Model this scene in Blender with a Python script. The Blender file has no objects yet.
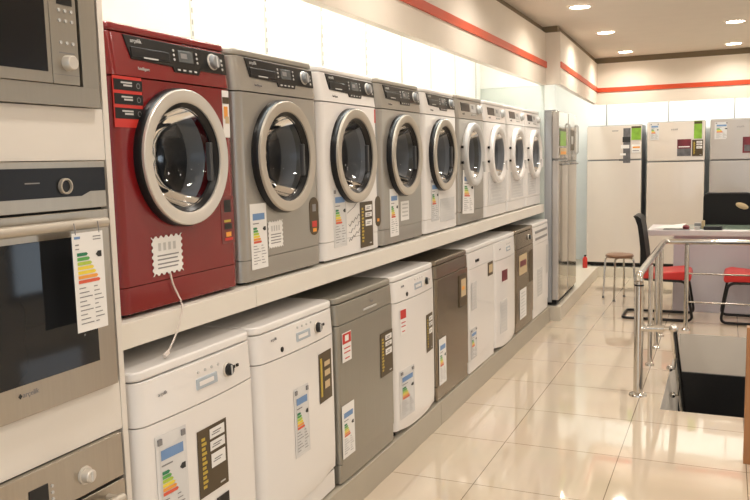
import bpy, bmesh, math, random
from math import sin, cos, pi, radians
from mathutils import Vector, Matrix
random.seed(7)
scene = bpy.context.scene
COL = scene.collection

# ------------------------------------------------------------------ materials
def nodes_of(name):
    m = bpy.data.materials.new(name); m.use_nodes = True
    nt = m.node_tree
    return m, nt, nt.nodes['Principled BSDF']

def mat(name, col, rough=.5, metal=0., coat=0., var=.04, scale=6., emit=None, estr=0., bump=0., bscale=200., stretch=None, spec=None):
    m, nt, b = nodes_of(name)
    tc = nt.nodes.new('ShaderNodeTexCoord')
    src = tc.outputs['Object']
    if stretch:
        mp = nt.nodes.new('ShaderNodeMapping'); mp.inputs['Scale'].default_value = stretch
        nt.links.new(src, mp.inputs['Vector']); src = mp.outputs['Vector']
    n = nt.nodes.new('ShaderNodeTexNoise'); n.inputs['Scale'].default_value = scale; n.inputs['Detail'].default_value = 3
    nt.links.new(src, n.inputs['Vector'])
    mix = nt.nodes.new('ShaderNodeMix'); mix.data_type = 'RGBA'
    nt.links.new(n.outputs['Fac'], mix.inputs['Factor'])
    mix.inputs['A'].default_value = [c*(1-var) for c in col]+[1]
    mix.inputs['B'].default_value = [min(1, c*(1+var)) for c in col]+[1]
    nt.links.new(mix.outputs['Result'], b.inputs['Base Color'])
    b.inputs['Roughness'].default_value = rough
    b.inputs['Metallic'].default_value = metal
    b.inputs['Coat Weight'].default_value = coat
    b.inputs['Coat Roughness'].default_value = .05
    if spec is not None: b.inputs['Specular IOR Level'].default_value = spec
    if emit:
        b.inputs['Emission Color'].default_value = list(emit)+[1]; b.inputs['Emission Strength'].default_value = estr
    if bump:
        n2 = nt.nodes.new('ShaderNodeTexNoise'); n2.inputs['Scale'].default_value = bscale
        nt.links.new(src, n2.inputs['Vector'])
        bp = nt.nodes.new('ShaderNodeBump'); bp.inputs['Strength'].default_value = bump; bp.inputs['Distance'].default_value = .002
        nt.links.new(n2.outputs['Fac'], bp.inputs['Height']); nt.links.new(bp.outputs['Normal'], b.inputs['Normal'])
    return m

M = {}
M['red'] = mat('red_lacquer', (.20, .006, .008), .25, .1, .6, .05)
M['silver'] = mat('silver_paint', (.375, .352, .315), .34, .55, .2, .03)
M['white'] = mat('white_enamel', (.78, .75, .72), .28, 0, .3, .015)
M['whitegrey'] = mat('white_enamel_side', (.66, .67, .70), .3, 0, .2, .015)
M['inox'] = mat('brushed_steel', (.42, .375, .31), .30, .9, 0, .06, 3, stretch=(1, 40, 1))
M['inoxv'] = mat('brushed_steel_vertical', (.36, .33, .28), .36, .8, 0, .05, 3, stretch=(1, 40, 1))
M['greyinox'] = mat('grey_steel_door', (.33, .31, .265), .38, .6, .1, .05, 3, stretch=(1, 30, 1))
M['bronze'] = mat('dark_bronze_steel', (.25, .205, .15), .25, .85, .1, .05, 3, stretch=(1, 30, 1))
M['black'] = mat('black_gloss_plastic', (.007, .007, .008), .30, 0, .0, .1, spec=.35)
M['blackmat'] = mat('black_matte_plastic', (.008, .0075, .0075), .5, spec=.25)
M['panel'] = mat('dark_panel_plastic', (.012, .0115, .011), .3, 0, 0, .1, spec=.35)
M['chrome'] = mat('satin_chrome', (.66, .62, .56), .42, .65, 0, .02)
M['champ'] = mat('satin_champagne_ring', (.50, .45, .38), .45, .6, 0, .02)
M['steel'] = mat('polished_steel_tube', (.60, .57, .52), .18, 1., 0, .03)
M['drum'] = mat('drum_steel', (.40, .42, .45), .3, .9, 0, .15, 30)
M['grey'] = mat('mid_grey_plastic', (.22, .22, .22), .4)
M['hdl'] = mat('dark_handle_plastic', (.05, .05, .052), .4)
M['paperg'] = mat('greyish_film_paper', (.64, .635, .625), .4)
M['endp'] = mat('pale_green_end_panel', (.62, .67, .63), .35)
M['lgrey'] = mat('light_grey_plastic', (.52, .51, .49), .4)
M['display'] = mat('display_grey', (.10, .11, .115), .2)
M['lcd'] = mat('display_pale_blue', (.42, .47, .52), .25)
M['paper'] = mat('white_paper', (.80, .78, .75), .6)
M['clear'] = mat('clear_film_sticker', (.68, .67, .66), .25)
M['blue'] = mat('label_blue', (.16, .28, .50), .5)
M['ink'] = mat('grey_ink', (.22, .21, .21), .6)
M['inkd'] = mat('black_ink', (.02, .02, .02), .5)
M['e0'] = mat('energy_dark_green', (.02, .20, .09), .5)
M['e1'] = mat('energy_green', (.10, .36, .08), .5)
M['e2'] = mat('energy_lime', (.42, .55, .06), .5)
M['e3'] = mat('energy_yellow', (.80, .62, .05), .5)
M['e4'] = mat('energy_orange', (.80, .33, .05), .5)
M['e5'] = mat('energy_red', (.66, .10, .05), .5)
M['brown'] = mat('brown_card', (.085, .060, .032), .4, spec=.3)
M['yellow'] = mat('yellow_ink', (.50, .36, .05), .5)
M['redst'] = mat('red_sticker', (.55, .03, .02), .4)
M['film'] = mat('dark_red_film', (.17, .035, .035), .15)
M['green'] = mat('green_picture', (.22, .42, .04), .4, var=.5, scale=14)
M['darkpic'] = mat('dark_grey_picture', (.12, .115, .12), .4, var=.7, scale=22)
M['redpic'] = mat('dark_red_picture', (.16, .02, .03), .4, var=.7, scale=12)
M['cab'] = mat('cream_laminate', (.72, .67, .605), .45)
M['shelf'] = mat('cream_shelf_laminate', (.74, .695, .62), .45)
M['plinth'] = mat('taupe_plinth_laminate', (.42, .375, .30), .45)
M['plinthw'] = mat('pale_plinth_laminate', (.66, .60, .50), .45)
M['ovenglass'] = mat('oven_glass', (.012, .013, .015), .05, 0, 0, .1, spec=.4)
M['mglass'] = mat('microwave_glass', (.006, .006, .007), .2, 0, 0, .1, spec=.35)
M['wallw'] = mat('white_wall_paint', (.86, .88, .86), .6)
M['wallc'] = mat('cream_wall_paint', (.74, .68, .60), .6)
M['ceil'] = mat('ceiling_paint', (.76, .68, .58), .75)
M['bulk'] = mat('bulkhead_cream_paint', (.80, .72, .62), .55)
M['slot'] = mat('brown_shadow_gap_paint', (.24, .18, .105), .6)
M['redtrim'] = mat('red_trim_paint', (.62, .07, .02), .4)
M['standard'] = mat('slotted_rail_metal', (.72, .72, .70), .4, .2)
M['slotd'] = mat('rail_slot_shadow', (.30, .30, .28), .6)
M['fwhite'] = mat('fridge_white_gloss', (.70, .625, .55), .16, 0, .5, .02)
M['fsilver'] = mat('fridge_silver', (.50, .46, .425), .3, .3, .3, .03)
M['fside'] = mat('fridge_grey_side', (.42, .425, .44), .4, .1)
M['mirror'] = mat('fridge_mirror_steel', (.46, .43, .37), .10, .85, 0, .02)
M['seatred'] = mat('red_vinyl', (.55, .025, .02), .4, 0, .1, .06, 20)
M['wood'] = mat('orange_brown_wood', (.36, .16, .055), .4, 0, .2, .25, 3, stretch=(8, 8, 1))
M['woodseat'] = mat('brown_wood_seat', (.24, .12, .065), .4, 0, .2, .2, 5, stretch=(1, 8, 1))
M['desk'] = mat('white_desk_laminate', (.66, .62, .62), .4)
M['deskp'] = mat('lavender_desk_panel', (.58, .56, .60), .45)
M['greenglass'] = mat('green_tinted_glass', (.30, .40, .32), .08, 0, .5)
M['granite'] = mat('black_granite', (.016, .016, .017), .35, 0, 0, .3, 60)
M['lead'] = mat('pale_cable', (.66, .58, .52), .4)
M['beige'] = mat('beige_matte', (.55, .42, .25), .8)
M['lamp'] = mat('lamp_lens', (.9, .9, .85), .5, emit=(1, .86, .66), estr=40)
M['trimwhite'] = mat('lamp_trim_white', (.8, .76, .7), .4)

# tinted see-through door glass: darkened transparency plus a glossy film
def glass_mat():
    m = bpy.data.materials.new('dark_door_glass'); m.use_nodes = True
    nt = m.node_tree; nt.nodes.clear()
    out = nt.nodes.new('ShaderNodeOutputMaterial')
    tr = nt.nodes.new('ShaderNodeBsdfTransparent'); tr.inputs['Color'].default_value = (.56, .59, .63, 1)
    gl = nt.nodes.new('ShaderNodeBsdfGlossy'); gl.inputs['Roughness'].default_value = .05
    gl.inputs['Color'].default_value = (.9, .9, .9, 1)
    fr = nt.nodes.new('ShaderNodeFresnel'); fr.inputs['IOR'].default_value = 1.32
    mx = nt.nodes.new('ShaderNodeMixShader')
    nt.links.new(fr.outputs['Fac'], mx.inputs['Fac'])
    nt.links.new(tr.outputs['BSDF'], mx.inputs[1]); nt.links.new(gl.outputs['BSDF'], mx.inputs[2])
    nt.links.new(mx.outputs['Shader'], out.inputs['Surface'])
    return m
M['glass'] = glass_mat()

def floor_mat():
    m, nt, b = nodes_of('polished_beige_tiles')
    tc = nt.nodes.new('ShaderNodeTexCoord')
    mp = nt.nodes.new('ShaderNodeMapping')
    mp.inputs['Location'].default_value = (-.5137+.5945*10, -.5465+.5945*20, 0)
    nt.links.new(tc.outputs['Object'], mp.inputs['Vector'])
    br = nt.nodes.new('ShaderNodeTexBrick')
    br.offset = 0; br.squash = 1
    for k, v in (('Scale', 1), ('Mortar Size', .0024), ('Mortar Smooth', .1), ('Brick Width', .5945), ('Row Height', .5945), ('Bias', 0)):
        br.inputs[k].default_value = v
    br.inputs['Color1'].default_value = (.67, .565, .44, 1); br.inputs['Color2'].default_value = (.64, .54, .42, 1)
    br.inputs['Mortar'].default_value = (.22, .17, .12, 1)
    nt.links.new(mp.outputs['Vector'], br.inputs['Vector'])
    n = nt.nodes.new('ShaderNodeTexNoise'); n.inputs['Scale'].default_value = 2.2; n.inputs['Detail'].default_value = 6
    nt.links.new(tc.outputs['Object'], n.inputs['Vector'])
    mix = nt.nodes.new('ShaderNodeMix'); mix.data_type = 'RGBA'; mix.blend_type = 'MULTIPLY'; mix.inputs['Factor'].default_value = .10
    nt.links.new(br.outputs['Color'], mix.inputs['A']); nt.links.new(n.outputs['Color'], mix.inputs['B'])
    nt.links.new(mix.outputs['Result'], b.inputs['Base Color'])
    b.inputs['Roughness'].default_value = .05
    b.inputs['Specular IOR Level'].default_value = .6
    b.inputs['Coat Weight'].default_value = .4; b.inputs['Coat Roughness'].default_value = .03
    return m
M['floor'] = floor_mat()

# ------------------------------------------------------------------ mesh builder
class MB:
    def __init__(s): s.bm = bmesh.new(); s.mats = []; s.cur = 0
    def m(s, key):
        if key not in s.mats: s.mats.append(key)
        s.cur = s.mats.index(key); return s
    def face(s, vs):
        try:
            f = s.bm.faces.new(vs); f.material_index = s.cur; return f
        except ValueError: return None
    def poly(s, pts): return s.face([s.bm.verts.new(p) for p in pts])
    def box(s, x0, x1, y0, y1, z0, z1):
        v = [s.bm.verts.new((x, y, z)) for x in (x0, x1) for y in (y0, y1) for z in (z0, z1)]
        for q in ((0, 1, 3, 2), (4, 6, 7, 5), (0, 4, 5, 1), (2, 3, 7, 6), (0, 2, 6, 4), (1, 5, 7, 3)): s.face([v[i] for i in q])
        return s
    def rect(s, x, y0, y1, z0, z1):            # quad facing +X
        s.poly([(x, y0, z0), (x, y1, z0), (x, y1, z1), (x, y0, z1)]); return s
    def prism_z(s, prof, z0, z1, closed=True, caps=True):   # prof: (x,y) counter-clockwise
        a = [s.bm.verts.new((x, y, z0)) for x, y in prof]; b = [s.bm.verts.new((x, y, z1)) for x, y in prof]
        n = len(prof)
        for i in range(n if closed else n-1):
            j = (i+1) % n; s.face([a[i], a[j], b[j], b[i]])
        if caps: s.face(a[::-1]); s.face(b)
        return s
    def prism_x(s, prof, x0, x1):               # prof: (y,z) counter-clockwise seen from +X
        a = [s.bm.verts.new((x0, y, z)) for y, z in prof]; b = [s.bm.verts.new((x1, y, z)) for y, z in prof]
        n = len(prof)
        for i in range(n):
            j = (i+1) % n; s.face([a[i], a[j], b[j], b[i]])
        s.face(a[::-1]); s.face(b); return s
    def lathe(s, prof, c, axis='x', n=40, a0=0, a1=2*pi):
        full = abs(a1-a0-2*pi) < 1e-6
        k = n if full else n+1
        rings = []
        for t, r in prof:
            ring = []
            for i in range(k):
                a = a0+(a1-a0)*i/n
                u, w = r*cos(a), r*sin(a)
                p = {'x': (t, u, w), 'z': (u, w, t), 'y': (w, t, u)}[axis]
                ring.append(s.bm.verts.new((c[0]+p[0], c[1]+p[1], c[2]+p[2])))
            rings.append(ring)
        for r0, r1 in zip(rings, rings[1:]):
            for i in range(n):
                j = (i+1) % k; s.face([r0[i], r0[j], r1[j], r1[i]])
        return s
    def disc(s, c, r, axis='x', n=24):
        pts = []
        for i in range(n):
            a = 2*pi*i/n; u, w = r*cos(a), r*sin(a)
            p = {'x': (0, u, w), 'z': (u, w, 0), 'y': (w, 0, u)}[axis]
            pts.append((c[0]+p[0], c[1]+p[1], c[2]+p[2]))
        s.poly(pts); return s
    def cyl(s, c, r, t0, t1, axis='z', n=20):
        s.lathe([(t0, r), (t1, r)], c, axis, n)
        o = {'x': (1, 0, 0), 'y': (0, 1, 0), 'z': (0, 0, 1)}[axis]
        for t in (t0, t1): s.disc((c[0]+o[0]*t, c[1]+o[1]*t, c[2]+o[2]*t), r, axis, n)
        return s
    def ball(s, c, r, n=14):
        s.lathe([(r*sin(-pi/2+pi*i/8), max(1e-5, r*cos(-pi/2+pi*i/8))) for i in range(9)], c, 'z', n); return s
    def tube(s, path, r, n=10, caps=True):
        P = [Vector(p) for p in path]; rings = []; prev = None
        for i, p in enumerate(P):
            t = ((P[i+1]-p).normalized() if i == 0 else (p-P[i-1]).normalized() if i == len(P)-1 else ((P[i+1]-p).normalized()+(p-P[i-1]).normalized()).normalized())
            if prev is None:
                a = Vector((0, 0, 1)) if abs(t.z) < .9 else Vector((1, 0, 0)); nrm = t.cross(a).normalized()
            else: nrm = (prev-t*prev.dot(t)).normalized()
            prev = nrm; bn = t.cross(nrm)
            rings.append([s.bm.verts.new(p+nrm*r*cos(2*pi*k/n)+bn*r*sin(2*pi*k/n)) for k in range(n)])
        for a, b in zip(rings, rings[1:]):
            for k in range(n): s.face([a[k], a[(k+1) % n], b[(k+1) % n], b[k]])
        if caps: s.face(rings[0][::-1]); s.face(rings[-1])
        return s
    def build(s, name, parent=None, bevel=0., smooth=True, loc=None, segs=2):
        bmesh.ops.remove_doubles(s.bm, verts=s.bm.verts, dist=1e-6)
        bmesh.ops.recalc_face_normals(s.bm, faces=s.bm.faces)
        me = bpy.data.meshes.new(name); s.bm.to_mesh(me); s.bm.free()
        for k in s.mats: me.materials.append(M[k])
        o = bpy.data.objects.new(name, me); COL.objects.link(o)
        if parent: o.parent = parent
        if loc: o.location = loc
        if bevel:
            b = o.modifiers.new('bevel', 'BEVEL'); b.width = bevel; b.segments = segs; b.limit_method = 'ANGLE'; b.angle_limit = radians(40)
        if smooth:
            me.shade_smooth()
            es = o.modifiers.new('ws', 'WEIGHTED_NORMAL') if bevel else None
            if es: es.keep_sharp = True
            else: me.set_sharp_from_angle(angle=radians(35))
        return o

def tag(o, label=None, cat=None, group=None, kind=None):
    if label: o['label'] = label
    if cat: o['category'] = cat
    if group: o['group'] = group
    if kind: o['kind'] = kind
    return o
def thing(name, loc, label, cat, group=None, rz=0.):
    o = bpy.data.objects.new(name, None); COL.objects.link(o); o.empty_display_size = .1
    o.location = loc; o.rotation_euler = (0, 0, rz)
    return tag(o, label, cat, group)
def struct(o): o['kind'] = 'structure'; return o
def text(name, body, size, parent, loc, rot, key, extr=.0006):
    cu = bpy.data.curves.new(name, 'FONT'); cu.body = body; cu.size = size; cu.extrude = extr; cu.align_x = 'CENTER'; cu.align_y = 'CENTER'
    t = bpy.data.objects.new(name+'_tmp', cu); COL.objects.link(t)
    dg = bpy.context.evaluated_depsgraph_get(); dg.update()
    me = bpy.data.meshes.new_from_object(t.evaluated_get(dg)); me.name = name
    bpy.data.objects.remove(t); me.materials.clear(); me.materials.append(M[key])
    o = bpy.data.objects.new(name, me); COL.objects.link(o); o.parent = parent; o.location = loc; o.rotation_euler = rot
    return o
RX = (pi/2, 0, pi/2)     # lettering that faces +X and reads along +Y

def rprof(x0, x1, y0, y1, r, n=6, bow=0.):
    """plan outline, rear x0, front x1 with rounded (and bowed) front corners, counter-clockwise"""
    pts = [(x0, y1), (x0, y0)]
    for i in range(n+1):
        a = -pi/2+(pi/2)*i/n; pts.append((x1-r+r*cos(a), y0+r+r*sin(a)))
    if bow:
        for i in range(1, 12):
            t = i/12; pts.append((x1+bow*(1-(2*t-1)**2), y0+r+(y1-y0-2*r)*t))
    for i in range(n+1):
        a = (pi/2)*i/n; pts.append((x1-r+r*cos(a), y1-r+r*sin(a)))
    return pts

# ------------------------------------------------------------------ stickers
ECOL = ['e0', 'e1', 'e2', 'e3', 'e4', 'e5']
def energy_mb(mb, x, y0, y1, z0, z1, base='paper', full=False):
    w, h = y1-y0, z1-z0; e = .0007
    mb.m(base).box(x, x+.0008, y0, y1, z0, z1)
    X = x+.0008+e
    if full:
        mb.m('blue').rect(X, y0+.06*w, y0+.25*w, z1-.06*h, z1-.035*h)
        mb.m('ink')
        mb.rect(X, y0+.66*w, y0+.92*w, z1-.055*h, z1-.045*h); mb.rect(X, y0+.66*w, y0+.92*w, z1-.085*h, z1-.075*h)
        mb.rect(X, y0+.08*w, y0+.2*w, z1-.125*h, z1-.112*h); mb.rect(X, y0+.08*w, y0+.2*w, z1-.165*h, z1-.155*h)
        top, bh, step, n = z1-.20*h, .034*h, .046*h, 7
        cols = ['e0', 'e0', 'e1', 'e2', 'e3', 'e4', 'e5']
        cols = ['e0', 'e1', 'e2', 'e3', 'e3', 'e4', 'e5']
    else:
        if base == 'clear':
            mb.m('ink').box(X-e, X+.004, y0+.06*w, y0+.18*w, z1-.09*h, z1-.03*h); mb.box(X-e, X+.004, y1-.18*w, y1-.06*w, z1-.09*h, z1-.03*h)
            mb.m('paperg').rect(X, y0+.12*w, y1-.10*w, z0+.05*h, z1-.12*h)
            X += e
        mb.m('blue').rect(X, y0+.14*w, y1-.13*w, z1-.25*h, z1-.15*h)
        mb.m('ink').rect(X, y0+.14*w, y0+.5*w, z1-.31*h, z1-.295*h)
        top, bh, step, n, cols = z1-.36*h, .034*h, .042*h, 6, ECOL
    for i in range(n):
        l = ((.30+.06*i) if full else (.20+.05*i))*w; zt = top-i*step; ys = y0+(.12 if full else .15)*w
        mb.m(cols[i])
        mb.poly([(X, ys, zt-bh), (X, ys+l, zt-bh), (X, ys+l+.05*w, zt-bh/2), (X, ys+l, zt), (X, ys, zt)])
    mb.m('inkd'); zt = top-.2*step
    mb.poly([(X, y1-.28*w, zt-bh*.75), (X, y1-.20*w, zt-bh*1.6), (X, y1-.08*w, zt-bh*1.6), (X, y1-.08*w, zt+bh*.2), (X, y1-.20*w, zt+bh*.2)])
    mb.m('ink'); zz = top-n*step-.03*h; k = 0
    while zz > z0+.06*h:
        for ya, yb in ((.12, .34+.1*(k % 3)), (.60, .72+.06*(k % 4))):
            mb.rect(X, y0+ya*w, y0+yb*w, zz-.010*h, zz)
        zz -= .045*h; k += 1
def energy(parent, x, y0, y1, z0, z1, base='paper'):
    mb = MB(); energy_mb(mb, x, y0, y1, z0, z1, base)
    return mb.build('energy_label', parent, smooth=False)
def brown_card(parent, x, y0, y1, z0, z1, boxes=((.66, .76, .40), (.80, .92, .40), (.46, .60, .40))):
    mb = MB(); w, h = y1-y0, z1-z0
    mb.m('brown').box(x, x+.0012, y0, y1, z0, z1); X = x+.0018
    mb.m('yellow'); n = 11                       # the vertical line of yellow lettering, as unreadable strokes
    for i in range(n):
        za = z0+h*(.12+.78*i/n); mb.rect(X, y0+.12*w, y0+(.24+.04*(i % 2))*w, za, za+.045*h)
    for a, b, c in boxes:
        mb.m('paper').rect(X, y0+c*w, y1-.08*w, z0+a*h, z0+b*h)
        mb.m('ink'); zc = z0+(a+b)/2*h
        mb.rect(X+.0005, y0+(c+.1)*w, y1-.2*w, zc+.005*h, zc+.022*h); mb.rect(X+.0005, y0+(c+.06)*w, y1-.26*w, zc-.028*h, zc-.012*h)
    mb.m('lgrey').rect(X, y1-.3*w, y1-.12*w, z0+.06*h, z0+.085*h)
    return mb.build('feature_card', parent, smooth=False)
def price_stamp(parent, x, y0, y1, z0, z1):
    mb = MB(); w, h = y1-y0, z1-z0; ny, nz = 6, 6
    pts = []
    def edge(a, b, nn, f):
        out = []
        for i in range(nn*4):
            t = i/(nn*4); out.append((a+(b-a)*t, f*(.045*w if i % 4 in (2, 3) else 0)))
        return out
    for t, d in edge(y0, y1, ny, 1): pts.append((t, z0+d))
    for t, d in edge(z0, z1, nz, 1): pts.append((y1-d, t))
    for t, d in edge(y1, y0, ny, 1): pts.append((t, z1-d))
    for t, d in edge(z1, z0, nz, 1): pts.append((y0+d, t))
    mb.m('paper').prism_x(pts, x, x+.001)
    X = x+.0016; mb.m('lgrey')
    for i in range(4): mb.rect(X, y0+(.2+.16*i)*w, y0+(.29+.16*i)*w, z0+.62*h, z0+.82*h)
    mb.m('ink')
    for i, zf in enumerate((.48, .38, .27, .17)): mb.rect(X, y0+.16*w, y1-(.14+.04*(i % 2))*w, z0+zf*h, z0+(zf+.035)*h)
    return mb.build('price_card', parent, smooth=False)
def plain_sticker(parent, name, x, y0, y1, z0, z1, key, blocks=(), th=.0009, label=None):
    mb = MB(); w, h = y1-y0, z1-z0
    mb.m(key).box(x, x+th, y0, y1, z0, z1)
    for i_, (k, ya, yb, za, zb) in enumerate(blocks): mb.m(k).rect(x+th+.0006+.0003*i_, y0+ya*w, y0+yb*w, z0+za*h, z0+zb*h)
    o = mb.build(name, parent, smooth=False)
    if label: o['label'] = label
    return o
LINES = tuple(('lgrey', .14, .86-.1*(i % 3), .08+.11*i, .08+.11*i+.035) for i in range(8))

# ------------------------------------------------------------------ washing machines
WM = dict(W=.598, D=.55, H=.845)
def front_with_hole(mb, y0, y1, z0, z1, cy, cz, r, depth):
    angs = [2*pi*i/72 for i in range(72)]
    for yy in (y0, y1):
        for zz in (z0, z1): angs.append(math.atan2(zz-cz, yy-cy) % (2*pi))
    angs = sorted(set(angs))
    inn, out, bak = [], [], []
    for a in angs:
        c, s_ = cos(a), sin(a)
        ts = []
        if c > 1e-9: ts.append((y1-cy)/c)
        if c < -1e-9: ts.append((y0-cy)/c)
        if s_ > 1e-9: ts.append((z1-cz)/s_)
        if s_ < -1e-9: ts.append((z0-cz)/s_)
        t = min(ts)
        inn.append(mb.bm.verts.new((0, cy+r*c, cz+r*s_))); out.append(mb.bm.verts.new((0, cy+t*c, cz+t*s_)))
        bak.append(mb.bm.verts.new((-depth, cy+r*c, cz+r*s_)))
    n = len(angs)
    for i in range(n):
        j = (i+1) % n
        mb.face([inn[i], out[i], out[j], inn[j]]); mb.face([inn[j], bak[j], bak[i], inn[i]])

def make_washer(loc, label, paint, ring='chrome', style='black', text_key='lgrey'):
    """style 'black': wide metal ring on a black bezel and full black strip; 'light': slim pale door, small drawer strip"""
    t = thing('washing_machine', loc, label, 'washing machine', 'front-loading washing machines on the shelf')
    W, D, H = WM['W'], WM['D'], WM['H']; cy, cz = .295, .462
    r = .036
    b = MB(); b.m(paint)
    pr = rprof(-D, 0, 0, W, r)
    rear, left, right = pr[0], pr[1:9], pr[9:]
    # shell: both sides with their rounded front edges, rear, top and bottom, and the pierced front
    b.prism_z(left, .092, .692, closed=False, caps=False); b.prism_z(right+[rear], .092, .692, closed=False, caps=False)
    b.prism_z([rear, left[0]], .092, .692, closed=False, caps=False)
    b.poly([(x, y, .692) for x, y in pr]); b.poly([(x, y, .092) for x, y in pr])
    front_with_hole(b, r, W-r, .092, .692, cy, cz, .168, .03)
    b.build('body', t)
    k = MB(); k.m(paint).prism_z(rprof(-D, -.001, .001, W-.001, r), .012, .090); k.build('kick_panel', t, bevel=.002)
    f = MB(); f.m(paint).prism_z(rprof(-D, .002, 0, W, r), .696, .818); fas = f.build('control_fascia', t, bevel=.002)
    l = MB(); l.m(paint).prism_z(rprof(-D-.01, .006, -.001, W+.001, r+.004), .820, H); l.build('top_panel', t, bevel=.008, segs=3)
    for fx in (-.06, -.48):
        for fy in (.06, W-.06):
            q = MB(); q.m('blackmat').cyl((fx, fy, 0), .022, 0, .013, 'z', 12); q.build('foot', t)
    x = .002
    if style == 'black':
        s = MB(); s.m('panel')
        s.prism_x([(.100, .748), (.285, .742), (.290, .727), (.415, .727), (.425, .742), (.572, .742), (.574, .812), (.078, .815)], x-.002, x+.004)
        p = s.build('control_strip', fas, bevel=.0015)
        d = MB(); d.m('black').box(x+.002, x+.007, .100, .272, .752, .783); d.m('lgrey').rect(x+.0075, .150, .215, .7525, .757); d.build('detergent_drawer', t, bevel=.002)
        d = MB(); d.m('display').box(x+.003, x+.006, .318, .392, .760, .797)
        d.m('ink').rect(x+.0066, .328, .360, .772, .788); d.build('display', t, bevel=.002)
        for yy in (.296, .412):
            for i in range(3):
                q = MB(); q.m('lgrey').cyl((x+.003, yy, .765+.014*i), .004, 0, .003, 'x', 10); q.build('button', t)
        for i in range(4):
            q = MB(); q.m('lgrey').box(x+.003, x+.0055, .305+.028*i, .318+.028*i, .7325, .7375); q.build('button', t)
        q = MB(); q.m('chrome').lathe([(0, .027), (.004, .027), (.006, .024)], (x+.003, .497, .778), 'x', 28)
        q.m('grey').lathe([(.003, .023), (.018, .021), (.021, .018), (.021, .0001)], (x+.003, .497, .778), 'x', 28)
        q.m('lgrey').box(x+.022, x+.0255, .494, .500, .760, .796); q.build('program_knob', t)
        for zz in (.757, .772, .787):
            q = MB(); q.m('lgrey').cyl((x+.003, .548, zz), .0045, 0, .003, 'x', 10); q.build('button', t)
        text('brand_lettering', 'arçelik', .018, t, (x+.0042, .128, .8005), RX, 'lgrey')
        text('script_lettering', 'Intelligent', .0125, t, (x+.0006, .150, .722), RX, text_key)
        ro, ri = .214, .170
        d = MB(); d.m('black').lathe([(.0, .2145), (.018, .2145), (.027, .2105), (.027, .168), (0, .166)], (0, cy, cz), 'x', 64); door = d.build('door', t)
        c = MB(); c.m(ring).lathe([(.025, .2100), (.035, .2095), (.0375, .207), (.0365, .175), (.033, ri), (.025, ri)], (0, cy, cz), 'x', 64); c.build('door_ring', door)
        i_ = MB(); i_.m('black').lathe([(.026, ri), (.020, .163), (.010, .153), (.004, .154), (.004, .1685)], (0, cy, cz), 'x', 56); i_.build('inner_rim', door)
        g = MB(); g.m('glass').lathe([(.014, .156), (-.02, .144), (-.06, .118), (-.085, .085), (-.095, .045), (-.098, .0002)], (0, cy, cz), 'x', 48); g.build('door_glass', door)
        h = MB(); h.m('hdl').box(.010, .028, cy+.120, cy+.136, cz-.075, cz+.05); h.build('door_handle', door, bevel=.004)
    else:
        s = MB(); s.m('panel').box(x-.002, x+.003, .095, .275, .745, .800); s.build('detergent_drawer', t, bevel=.004)
        d = MB(); d.m('lgrey').box(x-.002, x+.003, .300, .420, .742, .800); d.m('grey').rect(x+.0036, .318, .365, .765, .790); d.build('display', t, bevel=.004)
        for i in range(4):
            q = MB(); q.m('lgrey').cyl((x, .310+.03*i, .727), .006, 0, .004, 'x', 10); q.build('button', t)
        q = MB(); q.m('lgrey').lathe([(0, .034), (.006, .034), (.010, .026), (.024, .024), (.026, .02), (.026, .0001)], (x, .490, .770), 'x', 28); q.build('program_knob', t)
        text('brand_lettering', 'arçelik', .020, t, (x+.0006, .135, .728), RX, 'ink')
        d = MB(); d.m(ring).lathe([(.0, .212), (.024, .212), (.034, .207), (.038, .196), (.035, .174), (.022, .159), (.004, .157), (.004, .1685)], (0, cy, cz), 'x', 64); door = d.build('door', t)
        g = MB(); g.m('glass').lathe([(.020, .1575), (-.02, .145), (-.06, .12), (-.085, .08), (-.095, .0002)], (0, cy, cz), 'x', 40); g.build('door_glass', door)
        h = MB(); h.m(ring).box(.030, .050, cy+.150, cy+.183, cz-.120, cz-.045); h.build('door_handle', door, bevel=.006)
        for zz in (-.05, .05):
            q = MB(); q.m('blackmat').cyl((0, cy-.222, cz+zz), .009, 0, .014, 'x', 12); q.build('hinge_cap', door)
    g = MB(); g.m('lgrey').lathe([(-.0305, .168), (-.10, .165), (-.105, .180)], (0, cy, cz), 'x', 40); g.build('door_gasket', t)
    g = MB(); g.m('drum').lathe([(-.105, .180), (-.11, .205), (-.40, .215), (-.41, .18), (-.39, .0002)], (0, cy, cz), 'x', 48)
    for i in range(3):
        a = 2*pi*i/3+.5; g.m('lgrey').tube([(-.13, cy+.195*cos(a), cz+.195*sin(a)), (-.36, cy+.195*cos(a), cz+.195*sin(a))], .024, 8)
    g.build('drum', t)
    return t

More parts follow.
